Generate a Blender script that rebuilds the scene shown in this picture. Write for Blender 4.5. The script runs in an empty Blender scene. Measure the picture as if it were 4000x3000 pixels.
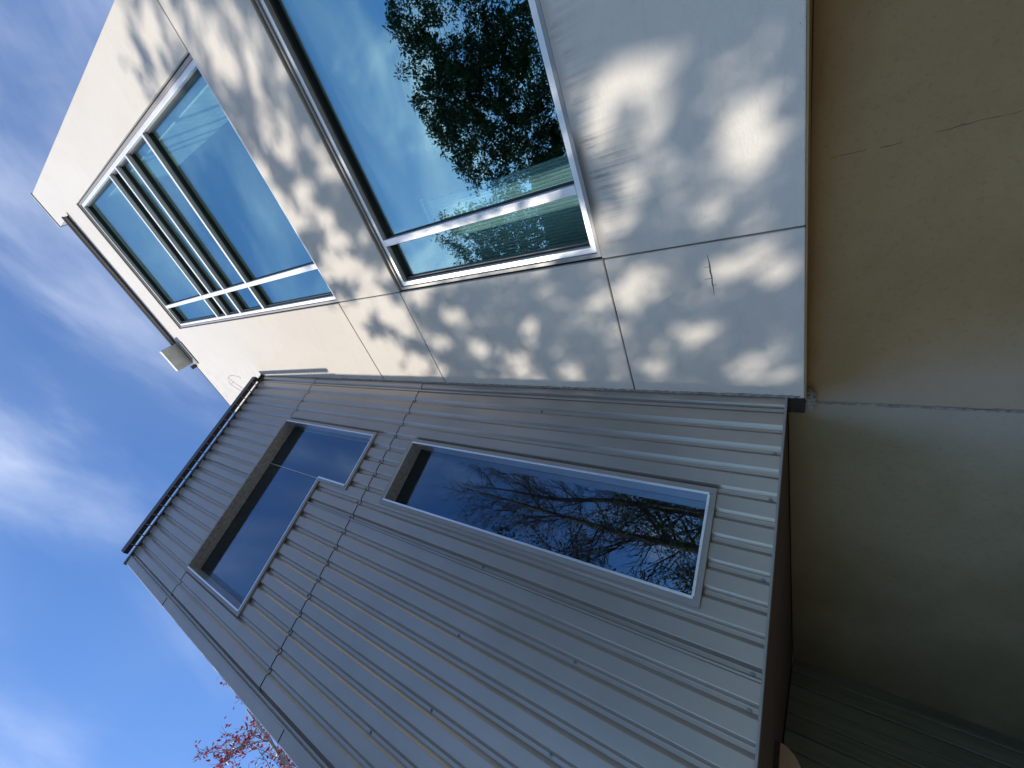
import bpy, bmesh, math, random
import numpy as np
from mathutils import Vector, Matrix
R_ = math.radians
D = 1.75            # metres from the camera to the stucco wall; drawing units below are multiples of it
EYE = 1.6
scene = bpy.context.scene
C = scene.collection

# ------------------------------------------------------------------ camera
cam = bpy.data.cameras.new("camera")
cam.lens = 36 * 1625.78 / 4000
cam.sensor_width = 36
cam.clip_start = 0.02
cam.clip_end = 3000
camo = bpy.data.objects.new("camera", cam)
C.objects.link(camo)
RC = [[0.3360352483907894, -0.4998909030534904, -0.7982414402192524],
      [0.8076444957474844, 0.5889640574703661, -0.02883933939664457],
      [0.48455204088697446, -0.6350042708930461, 0.6016468196706924]]
M = Matrix(((RC[0][0], -RC[1][0], -RC[2][0], 0),
            (RC[0][1], -RC[1][1], -RC[2][1], 0),
            (RC[0][2], -RC[1][2], -RC[2][2], EYE),
            (0, 0, 0, 1)))
camo.matrix_world = M
scene.camera = camo

# ------------------------------------------------------------------ light
SUN = Vector((0.297, 0.756, 0.584)).normalized()
sun = bpy.data.lights.new("sun", 'SUN')
sun.energy = 3.7
sun.angle = R_(0.48)
sun.color = (1.0, 0.93, 0.82)
suno = bpy.data.objects.new("sun", sun)
suno.rotation_euler = SUN.to_track_quat('Z', 'Y').to_euler()
C.objects.link(suno)

world = bpy.data.worlds.new("World")
scene.world = world
world.use_nodes = True
wn, wl = world.node_tree.nodes, world.node_tree.links
wn.clear()
sky = wn.new('ShaderNodeTexSky')
sky.sky_type = 'NISHITA'
sky.sun_disc = False
sky.sun_elevation = math.asin(SUN.z)
sky.sun_rotation = math.atan2(SUN.x, SUN.y)
sky.air_density = 1.0
sky.dust_density = 0.3
sky.ozone_density = 2.5
bg = wn.new('ShaderNodeBackground')
bg.inputs['Strength'].default_value = 0.14
wo = wn.new('ShaderNodeOutputWorld')
tc = wn.new('ShaderNodeTexCoord')
# thin high cloud: noise laid out on a flat ceiling above the place
sep = wn.new('ShaderNodeSeparateXYZ'); wl.new(tc.outputs['Generated'], sep.inputs[0])
def wmath(op, a, b=None, clamp=False):
    n = wn.new('ShaderNodeMath'); n.operation = op; n.use_clamp = clamp
    for i, v in enumerate((a, b)):
        if v is None: continue
        if isinstance(v, (int, float)): n.inputs[i].default_value = v
        else: wl.new(v, n.inputs[i])
    return n.outputs[0]
zz = wmath('ADD', wmath('MAXIMUM', sep.outputs[2], 0.0), 0.18)
cx = wmath('DIVIDE', sep.outputs[0], zz); cy = wmath('DIVIDE', sep.outputs[1], zz)
comb = wn.new('ShaderNodeCombineXYZ'); wl.new(cx, comb.inputs[0]); wl.new(cy, comb.inputs[1])
def wnoise(scale, sx, sy, rot, loc, detail, dist):
    mp = wn.new('ShaderNodeMapping'); wl.new(comb.outputs[0], mp.inputs[0])
    mp.inputs['Rotation'].default_value = (0, 0, R_(rot)); mp.inputs['Scale'].default_value = (sx, sy, 1)
    mp.inputs['Location'].default_value = loc
    n = wn.new('ShaderNodeTexNoise'); wl.new(mp.outputs[0], n.inputs['Vector'])
    n.inputs['Scale'].default_value = scale; n.inputs['Detail'].default_value = detail
    n.inputs['Roughness'].default_value = 0.55; n.inputs['Distortion'].default_value = dist
    return n.outputs['Fac']
def wramp(f, a, b):
    r = wn.new('ShaderNodeMapRange'); r.interpolation_type = 'SMOOTHSTEP'
    r.inputs['From Min'].default_value = a; r.inputs['From Max'].default_value = b
    wl.new(f, r.inputs['Value']); return r.outputs[0]
broad = wramp(wnoise(1.1, 1, 1, 0, (3.1, 0.4, 0), 3, 0.3), 0.40, 0.72)
wisp = wramp(wnoise(1.7, 0.6, 2.2, 35, (1.7, 5.2, 0), 9, 0.8), 0.40, 0.72)
fine = wramp(wnoise(3.0, 0.7, 1.6, 20, (0.3, 2.2, 0), 9, 0.9), 0.35, 0.8)
cl = wmath('ADD', wmath('MULTIPLY', broad, wmath('ADD', wmath('MULTIPLY', wisp, 0.85), 0.14)), wmath('MULTIPLY', wmath('MULTIPLY', fine, wisp), 0.55), True)
# a denser bank in the sunward part of the sky, the one mirrored in the big pane
dxx = wmath('SUBTRACT', cx, 0.02); dyy = wmath('SUBTRACT', cy, 0.80)
dd_ = wmath('SQRT', wmath('ADD', wmath('MULTIPLY', dxx, dxx), wmath('MULTIPLY', dyy, dyy)))
near = wmath('SUBTRACT', 1.0, wramp(dd_, 0.10, 0.75))
puff = wramp(wnoise(3.6, 1, 1, 10, (4.4, 1.1, 0), 9, 0.5), 0.44, 0.62)
cl = wmath('ADD', cl, wmath('MULTIPLY', wmath('MULTIPLY', near, puff), 0.9), True)
cl = wmath('MULTIPLY', cl, 0.78)
tint = wn.new('ShaderNodeMix'); tint.data_type = 'RGBA'; tint.blend_type = 'MULTIPLY'
tint.inputs[0].default_value = 1.0
wl.new(sky.outputs[0], tint.inputs[6]); tint.inputs[7].default_value = (0.74, 1.08, 1.44, 1)
mx = wn.new('ShaderNodeMix'); mx.data_type = 'RGBA'
ccol = wn.new('ShaderNodeVectorMath'); ccol.operation = 'SCALE'; ccol.inputs[0].default_value = (5.8, 6.3, 7.4)
wl.new(wmath('ADD', 1.0, wmath('MULTIPLY', near, 0.45)), ccol.inputs['Scale'])
wl.new(cl, mx.inputs[0]); wl.new(tint.outputs[2], mx.inputs[6]); wl.new(ccol.outputs[0], mx.inputs[7])
wl.new(mx.outputs[2], bg.inputs['Color'])
wl.new(bg.outputs[0], wo.inputs[0])

vs = scene.view_settings
vs.view_transform = 'Standard'; vs.look = 'None'; vs.gamma = 1.0
vs.use_curve_mapping = False
vs.exposure = 0.35
scene.cycles.max_bounces = 8
scene.cycles.transparent_max_bounces = 16

# ------------------------------------------------------------------ materials
def mat(name, col, rough=0.8, metal=0.0, spec=0.5, noise=None, bump=None, var=None):
    m = bpy.data.materials.new(name); m.use_nodes = True
    n, l = m.node_tree.nodes, m.node_tree.links
    b = n['Principled BSDF']
    b.inputs['Base Color'].default_value = (*col, 1)
    b.inputs['Roughness'].default_value = rough
    b.inputs['Metallic'].default_value = metal
    b.inputs['Specular IOR Level'].default_value = spec
    tcn = n.new('ShaderNodeTexCoord')
    if noise:   # (scale, strength, (sx,sy,sz))
        mp = n.new('ShaderNodeMapping'); l.new(tcn.outputs['Object'], mp.inputs[0])
        mp.inputs['Scale'].default_value = noise[2] if len(noise) > 2 else (1, 1, 1)
        t = n.new('ShaderNodeTexNoise'); l.new(mp.outputs[0], t.inputs['Vector'])
        t.inputs['Scale'].default_value = noise[0]; t.inputs['Detail'].default_value = 7
        t.inputs['Roughness'].default_value = 0.6
        r = n.new('ShaderNodeMapRange')
        r.inputs['From Min'].default_value = 0.3; r.inputs['From Max'].default_value = 0.7
        r.inputs['To Min'].default_value = 1 - noise[1]; r.inputs['To Max'].default_value = 1 + noise[1] * 0.6
        l.new(t.outputs['Fac'], r.inputs['Value'])
        mxn = n.new('ShaderNodeVectorMath'); mxn.operation = 'SCALE'
        mxn.inputs[0].default_value = col; l.new(r.outputs[0], mxn.inputs['Scale'])
        l.new(mxn.outputs[0], b.inputs['Base Color'])
        m['_col'] = mxn.name
    if bump:    # (scale, strength, distance)
        t = n.new('ShaderNodeTexNoise'); l.new(tcn.outputs['Object'], t.inputs['Vector'])
        t.inputs['Scale'].default_value = bump[0]; t.inputs['Detail'].default_value = 6
        t.inputs['Roughness'].default_value = 0.65
        bp = n.new('ShaderNodeBump'); bp.inputs['Strength'].default_value = bump[1]; bp.inputs['Distance'].default_value = bump[2]
        l.new(t.outputs['Fac'], bp.inputs['Height']); l.new(bp.outputs[0], b.inputs['Normal'])
    return m

class G:
    """tiny node-graph helper on a material"""
    def __init__(s, m): s.n, s.l = m.node_tree.nodes, m.node_tree.links
    def put(s, sock, v):
        if hasattr(v, 'is_output') or isinstance(v, bpy.types.NodeSocket): s.l.new(v, sock)
        else: sock.default_value = v
    def math(s, op, a, b=0.0, clamp=False):
        q = s.n.new('ShaderNodeMath'); q.operation = op; q.use_clamp = clamp
        s.put(q.inputs[0], a); s.put(q.inputs[1], b); return q.outputs[0]
    def step(s, v, a, b):
        q = s.n.new('ShaderNodeMapRange'); q.interpolation_type = 'SMOOTHSTEP'
        s.put(q.inputs['Value'], v); q.inputs['From Min'].default_value = a; q.inputs['From Max'].default_value = b
        return q.outputs[0]
    def lin(s, v, a, b, c, d):
        q = s.n.new('ShaderNodeMapRange')
        s.put(q.inputs['Value'], v)
        for k, x in zip(('From Min', 'From Max', 'To Min', 'To Max'), (a, b, c, d)): q.inputs[k].default_value = x
        return q.outputs[0]
    def noise(s, scale, sc=(1, 1, 1), detail=6, rough=0.6, dist=0.0):
        t = s.n.new('ShaderNodeTexCoord'); mp = s.n.new('ShaderNodeMapping'); s.l.new(t.outputs['Object'], mp.inputs[0])
        mp.inputs['Scale'].default_value = sc
        q = s.n.new('ShaderNodeTexNoise'); s.l.new(mp.outputs[0], q.inputs['Vector'])
        q.inputs['Scale'].default_value = scale; q.inputs['Detail'].default_value = detail
        q.inputs['Roughness'].default_value = rough; q.inputs['Distortion'].default_value = dist
        return q.outputs['Fac']
    def mix(s, f, a, b):
        q = s.n.new('ShaderNodeMix'); q.data_type = 'RGBA'
        s.put(q.inputs[0], f); s.put(q.inputs[6], a); s.put(q.inputs[7], b); return q.outputs[2]

# stucco, with run-off dirt under the sills
def stucco_mat():
    m = mat("cream_stucco", (0.70, 0.645, 0.575), 0.9, spec=0.25)
    g = G(m); b = g.n['Principled BSDF']
    t = g.n.new('ShaderNodeTexCoord'); sp = g.n.new('ShaderNodeSeparateXYZ'); g.l.new(t.outputs['Object'], sp.inputs[0])
    X, Z = sp.outputs[0], sp.outputs[2]
    broad = g.noise(1.3, (1, 1, 0.5), 5)
    trowel = g.noise(14, (0.45, 1, 1.6), 8, 0.7, 1.0)
    base = g.mix(g.step(broad, 0.35, 0.7), (0.61, 0.56, 0.50, 1), (0.645, 0.60, 0.54, 1))
    base = g.mix(g.math('MULTIPLY', g.step(trowel, 0.48, 0.72), 0.34), base, (0.52, 0.475, 0.41, 1))
    # streaks
    streak = g.step(g.noise(48, (1, 1, 0.02), 6, 0.7), 0.40, 0.72)
    streak2 = g.math('ADD', 0.35, g.math('MULTIPLY', 0.65, g.step(g.noise(9, (1, 1, 0.5), 5, 0.7), 0.4, 0.65)))
    def run(x0, x1, ztop, length, k):
        a = g.math('MULTIPLY', g.step(X, x0 * D, x0 * D + 0.12), g.math('SUBTRACT', 1.0, g.step(X, x1 * D - 0.10, x1 * D)))
        zt = ztop * D + EYE
        below = g.math('SUBTRACT', zt, Z)
        fall = g.math('SUBTRACT', 1.0, g.step(below, 0.0, length))
        on = g.math('GREATER_THAN', below, 0.0)
        e = g.math('MULTIPLY', g.math('MULTIPLY', a, fall), on)
        s_ = g.math('MAXIMUM', g.math('MULTIPLY', streak, streak2), g.math('MULTIPLY', g.step(g.math('SUBTRACT', length*0.25, below), 0.0, length*0.25), 0.6))
        return g.math('MULTIPLY', g.math('MULTIPLY', e, s_), k)
    st = g.math('ADD', run(0.02, 0.26, 0.475, 0.36, 0.95), run(-0.35, 0.355, 0.475, 0.22, 0.6))
    st = g.math('ADD', st, run(0.10, 0.42, 1.74, 0.22, 0.5), True)
    base = g.mix(st, base, (0.10, 0.08, 0.065, 1))
    # soil towards the inner corner with the metal wall
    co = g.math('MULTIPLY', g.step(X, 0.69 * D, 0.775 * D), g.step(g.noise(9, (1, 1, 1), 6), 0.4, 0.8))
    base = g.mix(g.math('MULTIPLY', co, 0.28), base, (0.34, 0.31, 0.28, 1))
    spk = g.step(g.noise(170, (1, 1, 1), 3, 0.5), 0.66, 0.74)
    patch = g.step(g.noise(2.2, (1, 1, 1), 4), 0.48, 0.62)
    base = g.mix(g.math('MULTIPLY', g.math('MULTIPLY', spk, patch), 0.5), base, (0.2, 0.18, 0.16, 1))
    g.l.new(base, b.inputs['Base Color'])
    h = g.math('ADD', g.math('MULTIPLY', g.noise(120, (1, 1, 1), 4), 0.35), g.math('ADD', g.math('MULTIPLY', trowel, 0.45), g.math('MULTIPLY', broad, 2.0)))
    bp = g.n.new('ShaderNodeBump'); bp.inputs['Strength'].default_value = 0.5; bp.inputs['Distance'].default_value = 0.007
    g.l.new(h, bp.inputs['Height']); g.l.new(bp.outputs[0], b.inputs['Normal'])
    return m

def lower_mat(name, ca, cb, glow, left):
    m = mat(name, ca, 0.9, spec=0.2)
    g = G(m); b = g.n['Principled BSDF']
    t = g.n.new('ShaderNodeTexCoord'); sp = g.n.new('ShaderNodeSeparateXYZ'); g.l.new(t.outputs['Object'], sp.inputs[0])
    X, Z = sp.outputs[0], sp.outputs[2]
    base = g.mix(g.step(g.noise(1.6, (1, 1, 1.3), 5), 0.35, 0.7), (*ca, 1), (*cb, 1))
    base = g.mix(g.math('MULTIPLY', g.step(g.noise(60, (1, 1, 1), 5), 0.5, 0.8), 0.35), base, (ca[0] * .5, ca[1] * .5, ca[2] * .5, 1))
    # pale fan of bounced light below the inner corner joint, painted into the colour
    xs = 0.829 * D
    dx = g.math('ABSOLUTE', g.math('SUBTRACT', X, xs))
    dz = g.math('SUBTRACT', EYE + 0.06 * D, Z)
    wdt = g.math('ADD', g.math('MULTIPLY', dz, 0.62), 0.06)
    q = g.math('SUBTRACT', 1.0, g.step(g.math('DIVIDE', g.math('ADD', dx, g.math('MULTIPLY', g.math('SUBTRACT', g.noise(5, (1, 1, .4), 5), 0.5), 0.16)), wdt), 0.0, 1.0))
    base = g.mix(g.math('MULTIPLY', q, glow), base, (0.42, 0.38, 0.33, 1))
    g.l.new(base, b.inputs['Base Color'])
    bp = g.n.new('ShaderNodeBump'); bp.inputs['Strength'].default_value = 0.5; bp.inputs['Distance'].default_value = 0.004
    g.l.new(g.noise(90, (1, 1, 1), 6, 0.7), bp.inputs['Height']); g.l.new(bp.outputs[0], b.inputs['Normal'])
    return m

def glass_mat(name, refl, tcol, trans, wav):
    m = bpy.data.materials.new(name); m.use_nodes = True
    g = G(m); g.n.clear()
    out = g.n.new('ShaderNodeOutputMaterial')
    gl = g.n.new('ShaderNodeBsdfGlossy'); gl.inputs['Roughness'].default_value = 0.0
    gl.inputs['Color'].default_value = (*tcol, 1)
    tr = g.n.new('ShaderNodeBsdfTransparent'); tr.inputs['Color'].default_value = (*trans, 1)
    fr = g.n.new('ShaderNodeFresnel'); ge = g.n.new('ShaderNodeNewGeometry')
    g.l.new(g.lin(ge.outputs['Backfacing'], 0, 1, 1.5, 1 / 1.5), fr.inputs['IOR'])
    f = g.math('ADD', fr.outputs[0], refl, True)
    mxs = g.n.new('ShaderNodeMixShader'); g.l.new(f, mxs.inputs[0]); g.l.new(tr.outputs[0], mxs.inputs[1]); g.l.new(gl.outputs[0], mxs.inputs[2])
    bp = g.n.new('ShaderNodeBump'); bp.inputs['Strength'].default_value = wav; bp.inputs['Distance'].default_value = 0.01
    g.l.new(g.noise(2.2, (1, 1, 1), 2, 0.4), bp.inputs['Height']); g.l.new(bp.outputs[0], gl.inputs['Normal'])
    g.l.new(mxs.outputs[0], out.inputs[0])
    return m

M_ST = stucco_mat()
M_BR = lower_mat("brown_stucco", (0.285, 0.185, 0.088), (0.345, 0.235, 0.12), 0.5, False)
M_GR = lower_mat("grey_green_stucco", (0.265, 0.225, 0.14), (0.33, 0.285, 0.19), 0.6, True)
M_METAL = mat("grey_painted_steel", (0.365, 0.328, 0.288), 0.28, 0.45, 0.6, noise=(3.0, 0.08), bump=(2.0, 0.12, 0.004))
M_TRIM = mat("grey_steel_trim", (0.30, 0.285, 0.27), 0.4, 0.1, noise=(8, 0.1))
M_DARK = mat("dark_steel_trim", (0.045, 0.048, 0.055), 0.45, 0.2, noise=(8, 0.15))
M_ALU = mat("brushed_aluminium", (0.80, 0.80, 0.80), 0.32, 0.85, noise=(30, 0.1, (1, 1, 0.1)), bump=(60, 0.08, 0.001))
M_ALUW = mat("satin_aluminium_frame", (0.78, 0.77, 0.76), 0.38, 0.35, noise=(12, 0.06))
M_REVT = mat("stippled_plaster_reveal", (0.34, 0.335, 0.32), 0.95, noise=(45, 0.35), bump=(120, 0.5, 0.003))
M_GASK = mat("black_rubber_gasket", (0.02, 0.022, 0.026), 0.5)
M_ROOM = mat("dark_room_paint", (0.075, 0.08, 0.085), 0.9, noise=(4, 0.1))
M_WARM = mat("black_interior_liner", (0.03, 0.03, 0.034), 0.7)
M_TILE = mat("pale_wall_tile", (0.80, 0.82, 0.78), 0.5, noise=(6, 0.07))
M_CURT = mat("pale_pleated_fabric", (0.80, 0.81, 0.82), 0.85, noise=(18, 0.12, (1, 1, 0.1)))
M_WOOD = mat("brown_plywood", (0.115, 0.085, 0.065), 0.75, noise=(16, 0.45, (1.6, 0.12, 1)), bump=(30, 0.2, 0.002))
M_BOARD = mat("dark_green_boards", (0.21, 0.225, 0.165), 0.7, noise=(12, 0.3, (1, 1, 0.12)), bump=(20, 0.3, 0.002))
M_TAN = mat("tan_painted_wood", (0.42, 0.30, 0.20), 0.7, noise=(14, 0.12), bump=(60, 0.2, 0.001))
M_SCREW = mat("zinc_screw", (0.22, 0.22, 0.23), 0.35, 0.8)
M_SCUP = mat("pale_galvanised_sheet", (0.56, 0.585, 0.55), 0.5, 0.1, noise=(9, 0.2), bump=(15, 0.2, 0.004))
M_CORE = mat("dark_joint_backing", (0.05, 0.045, 0.04), 0.9)
M_MORT = mat("rough_mortar", (0.33, 0.30, 0.27), 0.95, noise=(40, 0.5), bump=(60, 1.0, 0.01))
M_RUST = mat("dark_rusty_flashing", (0.035, 0.028, 0.024), 0.8, noise=(40, 0.6), bump=(50, 0.8, 0.004))
M_VINE = mat("dead_vine_stem", (0.10, 0.075, 0.06), 0.9)
M_BARK = mat("grey_bark", (0.115, 0.095, 0.075), 0.9, noise=(20, 0.4, (1, 1, 0.3)), bump=(30, 0.8, 0.01))
M_BARKL = mat("pale_bark", (0.33, 0.30, 0.27), 0.85, noise=(20, 0.3, (1, 1, 0.3)), bump=(30, 0.5, 0.005))
M_GROUND = mat("paving_concrete", (0.15, 0.13, 0.10), 0.9, noise=(0.8, 0.25), bump=(30, 0.3, 0.004))
def leaf_mat(name, a, b, tr):
    m = mat(name, a, 0.45, spec=0.4); g = G(m); p = g.n['Principled BSDF']
    oi = g.n.new('ShaderNodeNewGeometry')
    c = g.mix(oi.outputs['Random Per Island'], (*a, 1), (*b, 1))
    g.l.new(c, p.inputs['Base Color'])
    t = g.n.new('ShaderNodeBsdfTranslucent'); g.l.new(c, t.inputs[0])
    mxs = g.n.new('ShaderNodeMixShader'); mxs.inputs[0].default_value = tr
    o = g.n['Material Output']
    g.l.new(p.outputs[0], mxs.inputs[1]); g.l.new(t.outputs[0], mxs.inputs[2]); g.l.new(mxs.outputs[0], o.inputs[0])
    return m
M_LEAF = leaf_mat("dark_green_leaf", (0.028, 0.055, 0.018), (0.07, 0.11, 0.035), 0.2)
M_LEAF2 = leaf_mat("olive_leaf", (0.05, 0.075, 0.03), (0.12, 0.14, 0.06), 0.3)
M_RED = leaf_mat("red_autumn_leaf", (0.40, 0.045, 0.05), (0.20, 0.02, 0.035), 0.45)
M_ORANGE = leaf_mat("orange_autumn_leaf", (0.75, 0.16, 0.03), (0.7, 0.08, 0.04), 0.5)
M_BROWNL = leaf_mat("curled_brown_seed", (0.16, 0.10, 0.07), (0.09, 0.05, 0.05), 0.2)
M_GLASS = glass_mat("teal_reflective_glass", 0.20, (0.62, 0.93, 0.97), (0.82, 0.96, 0.95), 0.05)
M_GLASSD = glass_mat("blue_tinted_glass", 0.09, (0.62, 0.80, 1.0), (0.7, 0.78, 0.8), 0.03)

# ------------------------------------------------------------------ mesh helpers (drawing units -> metres)
def P(x, y, z): return (x * D, y * D, z * D + EYE)

class MB:
    def __init__(s): s.v = []; s.f = []
    def add(s, vs_, fs):
        o = len(s.v); s.v += [tuple(v) for v in vs_]; s.f += [tuple(i + o for i in f) for f in fs]
    def box(s, a, b):
        (x0, y0, z0), (x1, y1, z1) = a, b
        s.add([(x0, y0, z0), (x1, y0, z0), (x1, y1, z0), (x0, y1, z0), (x0, y0, z1), (x1, y0, z1), (x1, y1, z1), (x0, y1, z1)],
              [(0, 3, 2, 1), (4, 5, 6, 7), (0, 1, 5, 4), (1, 2, 6, 5), (2, 3, 7, 6), (3, 0, 4, 7)])
    def boxu(s, x0, x1, y0, y1, z0, z1):
        a = P(min(x0, x1), min(y0, y1), min(z0, z1)); b = P(max(x0, x1), max(y0, y1), max(z0, z1)); s.box(a, b)
    def hexa(s, q):   # eight corners: bottom loop, top loop
        s.add(q, [(0, 3, 2, 1), (4, 5, 6, 7), (0, 1, 5, 4), (1, 2, 6, 5), (2, 3, 7, 6), (3, 0, 4, 7)])
    def tube(s, pts, rad, n=5):
        rings = []
        o = len(s.v)
        for i, p in enumerate(pts):
            p = Vector(p)
            d = (Vector(pts[min(i + 1, len(pts) - 1)]) - Vector(pts[max(i - 1, 0)]))
            if d.length < 1e-6: d = Vector((0, 0, 1))
            d.normalize()
            a = d.orthogonal().normalized(); b = d.cross(a)
            r = rad[i]
            for k in range(n):
                t = 2 * math.pi * k / n
                s.v.append(tuple(p + a * (r * math.cos(t)) + b * (r * math.sin(t))))
        for i in range(len(pts) - 1):
            for k in range(n):
                a0 = o + i * n + k; a1 = o + i * n + (k + 1) % n
                s.f.append((a0, a1, a1 + n, a0 + n))
        s.f.append(tuple(o + (len(pts) - 1) * n + k for k in range(n)))
    def build(s, name, material, parent=None, bevel=0.0, smooth=False):
        me = bpy.data.meshes.new(name)
        me.from_pydata(s.v, [], s.f); me.validate()
        o = bpy.data.objects.new(name, me); C.objects.link(o)
        me.materials.append(material)
        bm = bmesh.new(); bm.from_mesh(me); bmesh.ops.recalc_face_normals(bm, faces=bm.faces); bm.to_mesh(me); bm.free()
        if smooth:
            for p in me.polygons: p.use_smooth = True
        if bevel:
            b = o.modifiers.new('bevel', 'BEVEL'); b.width = bevel; b.segments = 2; b.limit_method = 'ANGLE'; b.angle_limit = R_(40)
        if parent: o.parent = parent
        return o

def grid_solid(mb, us, vs_, solid, front, back, fn):
    """cells of a grid that are solid, from depth front to back; fn(u, depth, v) -> world point"""
    nu, nv = len(us) - 1, len(vs_) - 1
    S = [[solid((us[i] + us[i + 1]) / 2, (vs_[j] + vs_[j + 1]) / 2) for j in range(nv)] for i in range(nu)]
    idx = {}
    def V(i, j, k):
        key = (i, j, k)
        if key not in idx:
            idx[key] = len(mb.v); mb.v.append(fn(us[i], (front, back)[k], vs_[j]))
        return idx[key]
    for i in range(nu):
        for j in range(nv):
            if not S[i][j]: continue
            mb.f.append((V(i, j, 0), V(i + 1, j, 0), V(i + 1, j + 1, 0), V(i, j + 1, 0)))
            mb.f.append((V(i, j, 1), V(i, j + 1, 1), V(i + 1, j + 1, 1), V(i + 1, j, 1)))
            if i == 0 or not S[i - 1][j]: mb.f.append((V(i, j, 0), V(i, j + 1, 0), V(i, j + 1, 1), V(i, j, 1)))
            if i == nu - 1 or not S[i + 1][j]: mb.f.append((V(i + 1, j, 0), V(i + 1, j, 1), V(i + 1, j + 1, 1), V(i + 1, j + 1, 0)))
            if j == 0 or not S[i][j - 1]: mb.f.append((V(i, j, 0), V(i, j, 1), V(i + 1, j, 1), V(i + 1, j, 0)))
            if j == nv - 1 or not S[i][j + 1]: mb.f.append((V(i, j + 1, 0), V(i + 1, j + 1, 0), V(i + 1, j + 1, 1), V(i, j + 1, 1)))

def empty(name, loc, label, cat, group=None):
    o = bpy.data.objects.new(name, None); C.objects.link(o); o.location = loc
    o['label'] = label; o['category'] = cat
    if group: o['group'] = group
    return o
def par(o, p):
    """parent keeping the mesh where it is (p sits away from the origin)"""
    o.parent = p; o.matrix_parent_inverse = Matrix.Translation(-Vector(p.location)); return o
def tag(o, label, cat, group=None, kind=None):
    if label: o['label'] = label
    if cat: o['category'] = cat
    if group: o['group'] = group
    if kind: o['kind'] = kind
    return o

# ------------------------------------------------------------------ ground
g_ = MB()
N = 24
for i in range(N):
    for j in range(N):
        x0, x1 = -300 + 600 * i / N, -300 + 600 * (i + 1) / N; y0, y1 = -300 + 600 * j / N, -300 + 600 * (j + 1) / N
        g_.add([(x0, y0, -.5), (x1, y0, -.5), (x1, y1, -.5), (x0, y1, -.5)], [(0, 1, 2, 3)])
go = g_.build('ground', M_GROUND); go['kind'] = 'structure'

# ------------------------------------------------------------------ cream stucco building
WY = -1.0
bld = empty('stucco_building', (0, 0, 0), 'cream stucco building with two teal glass windows in dappled sunlight', 'building')
J = 0.0018         # half joint
WX0, WX1 = -0.830, 0.776
SW = (-0.592, 0.349, 1.738, 3.962)     # upper window opening
BW = (-0.592, 0.3435, 0.4755, 1.309)   # lower window opening
def cfn(u, d, v): return P(u, d, v)
def panel(us, vs_, solid=lambda u, v: True, back=-1.10, front=WY, m=M_ST, name='stucco_panel', bev=0.005):
    mb = MB(); grid_solid(mb, us, vs_, solid, front, back, cfn); return mb.build(name, m, bld, bev)
panel([WX0, BW[1] - J], [0.041, BW[2]])
panel([BW[1] + J, WX1], [0.041, 0.473 - J])
panel([BW[1] + J, WX1], [0.473 + J, 1.309 - J])
panel([BW[1] + J, WX1], [1.309 + J, 1.738 - J])
panel([WX0, BW[1] - J], [BW[3], SW[2]])
panel([WX0, BW[0]], [BW[2], BW[3]])
def upper(u, v):
    if SW[0] < u < SW[1] and v < SW[3]: return False
    if v > 4.285 and u > -0.59: return False
    return True
panel([WX0, SW[0], -0.59, SW[1], WX1, 1.5], [1.738 + J if False else 1.742, SW[3], 4.285, 4.685], lambda u, v: upper(u, v) and (u < WX1 + 0.001 or v > 3.96 or True))
# core that closes the joints, with the same openings
mb = MB()
def core_s(u, v):
    if SW[0] < u < SW[1] and SW[2] < v < SW[3]: return False
    if BW[0] < u < BW[1] and BW[2] < v < BW[3]: return False
    if v > 4.28 and u > -0.60: return False
    return True
grid_solid(mb, sorted([WX0 + .004, SW[0], -0.60, BW[1], SW[1], WX1 - .004]), sorted([0.046, BW[2], BW[3], SW[2], SW[3], 4.28, 4.68]), core_s, -1.012, -1.14, cfn)
core = mb.build('wall_core', M_CORE, bld)
# the far body of the building: side wall, roof
mb = MB(); mb.boxu(WX0, WX0 + .08, -4.6, -1.1005, 0.041, 4.685); mb.build('side_wall', M_ST, bld)
mb = MB(); mb.boxu(WX0 + .08, 2.6, -4.6, -1.105, 4.18, 4.24); mb.boxu(WX0 + .08, -0.59, -2.4, -1.1005, 4.24, 4.684); mb.build('roof', M_SCUP, bld)
mb = MB(); mb.boxu(WX0 - .006, -0.584, -1.14, -0.992, 4.686, 4.697); mb.build('parapet_cap', M_SCUP, bld)
# drip trim / slim gutter at the eave
mb = MB()
mb.boxu(-0.588, 0.47, -0.998, -0.988, 4.283, 4.318)
mb.boxu(-0.590, 0.47, -0.988, -0.962, 4.306, 4.318)
mb.boxu(-0.592, 0.47, -0.968, -0.962, 4.292, 4.318)
mb.build('eave_gutter', M_DARK, bld, 0.002)
mb = MB(); mb.boxu(-0.585, 0.47, -0.9875, -0.9685, 4.296, 4.303); mb.build('eave_gutter_underside', M_TRIM, bld, 0.002)
mb = MB(); mb.boxu(0.675, 1.5, -1.1, -0.997, 4.286, 4.294); mb.boxu(0.672, 0.70, -0.997, -0.96, 4.28, 4.305); mb.build('roof_edge_trim', M_DARK, bld)
# scupper: wall flange and projecting tray
mb = MB()
mb.boxu(0.455, 0.665, -0.9965, -0.990, 4.165, 4.30); fl = mb.build('scupper_flange', M_TRIM, bld, 0.003)
mb = MB(); mb.boxu(0.462, 0.655, -0.990, -0.868, 4.272, 4.330); mb.build('scupper_tray', M_SCUP, bld, 0.004)

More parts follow.
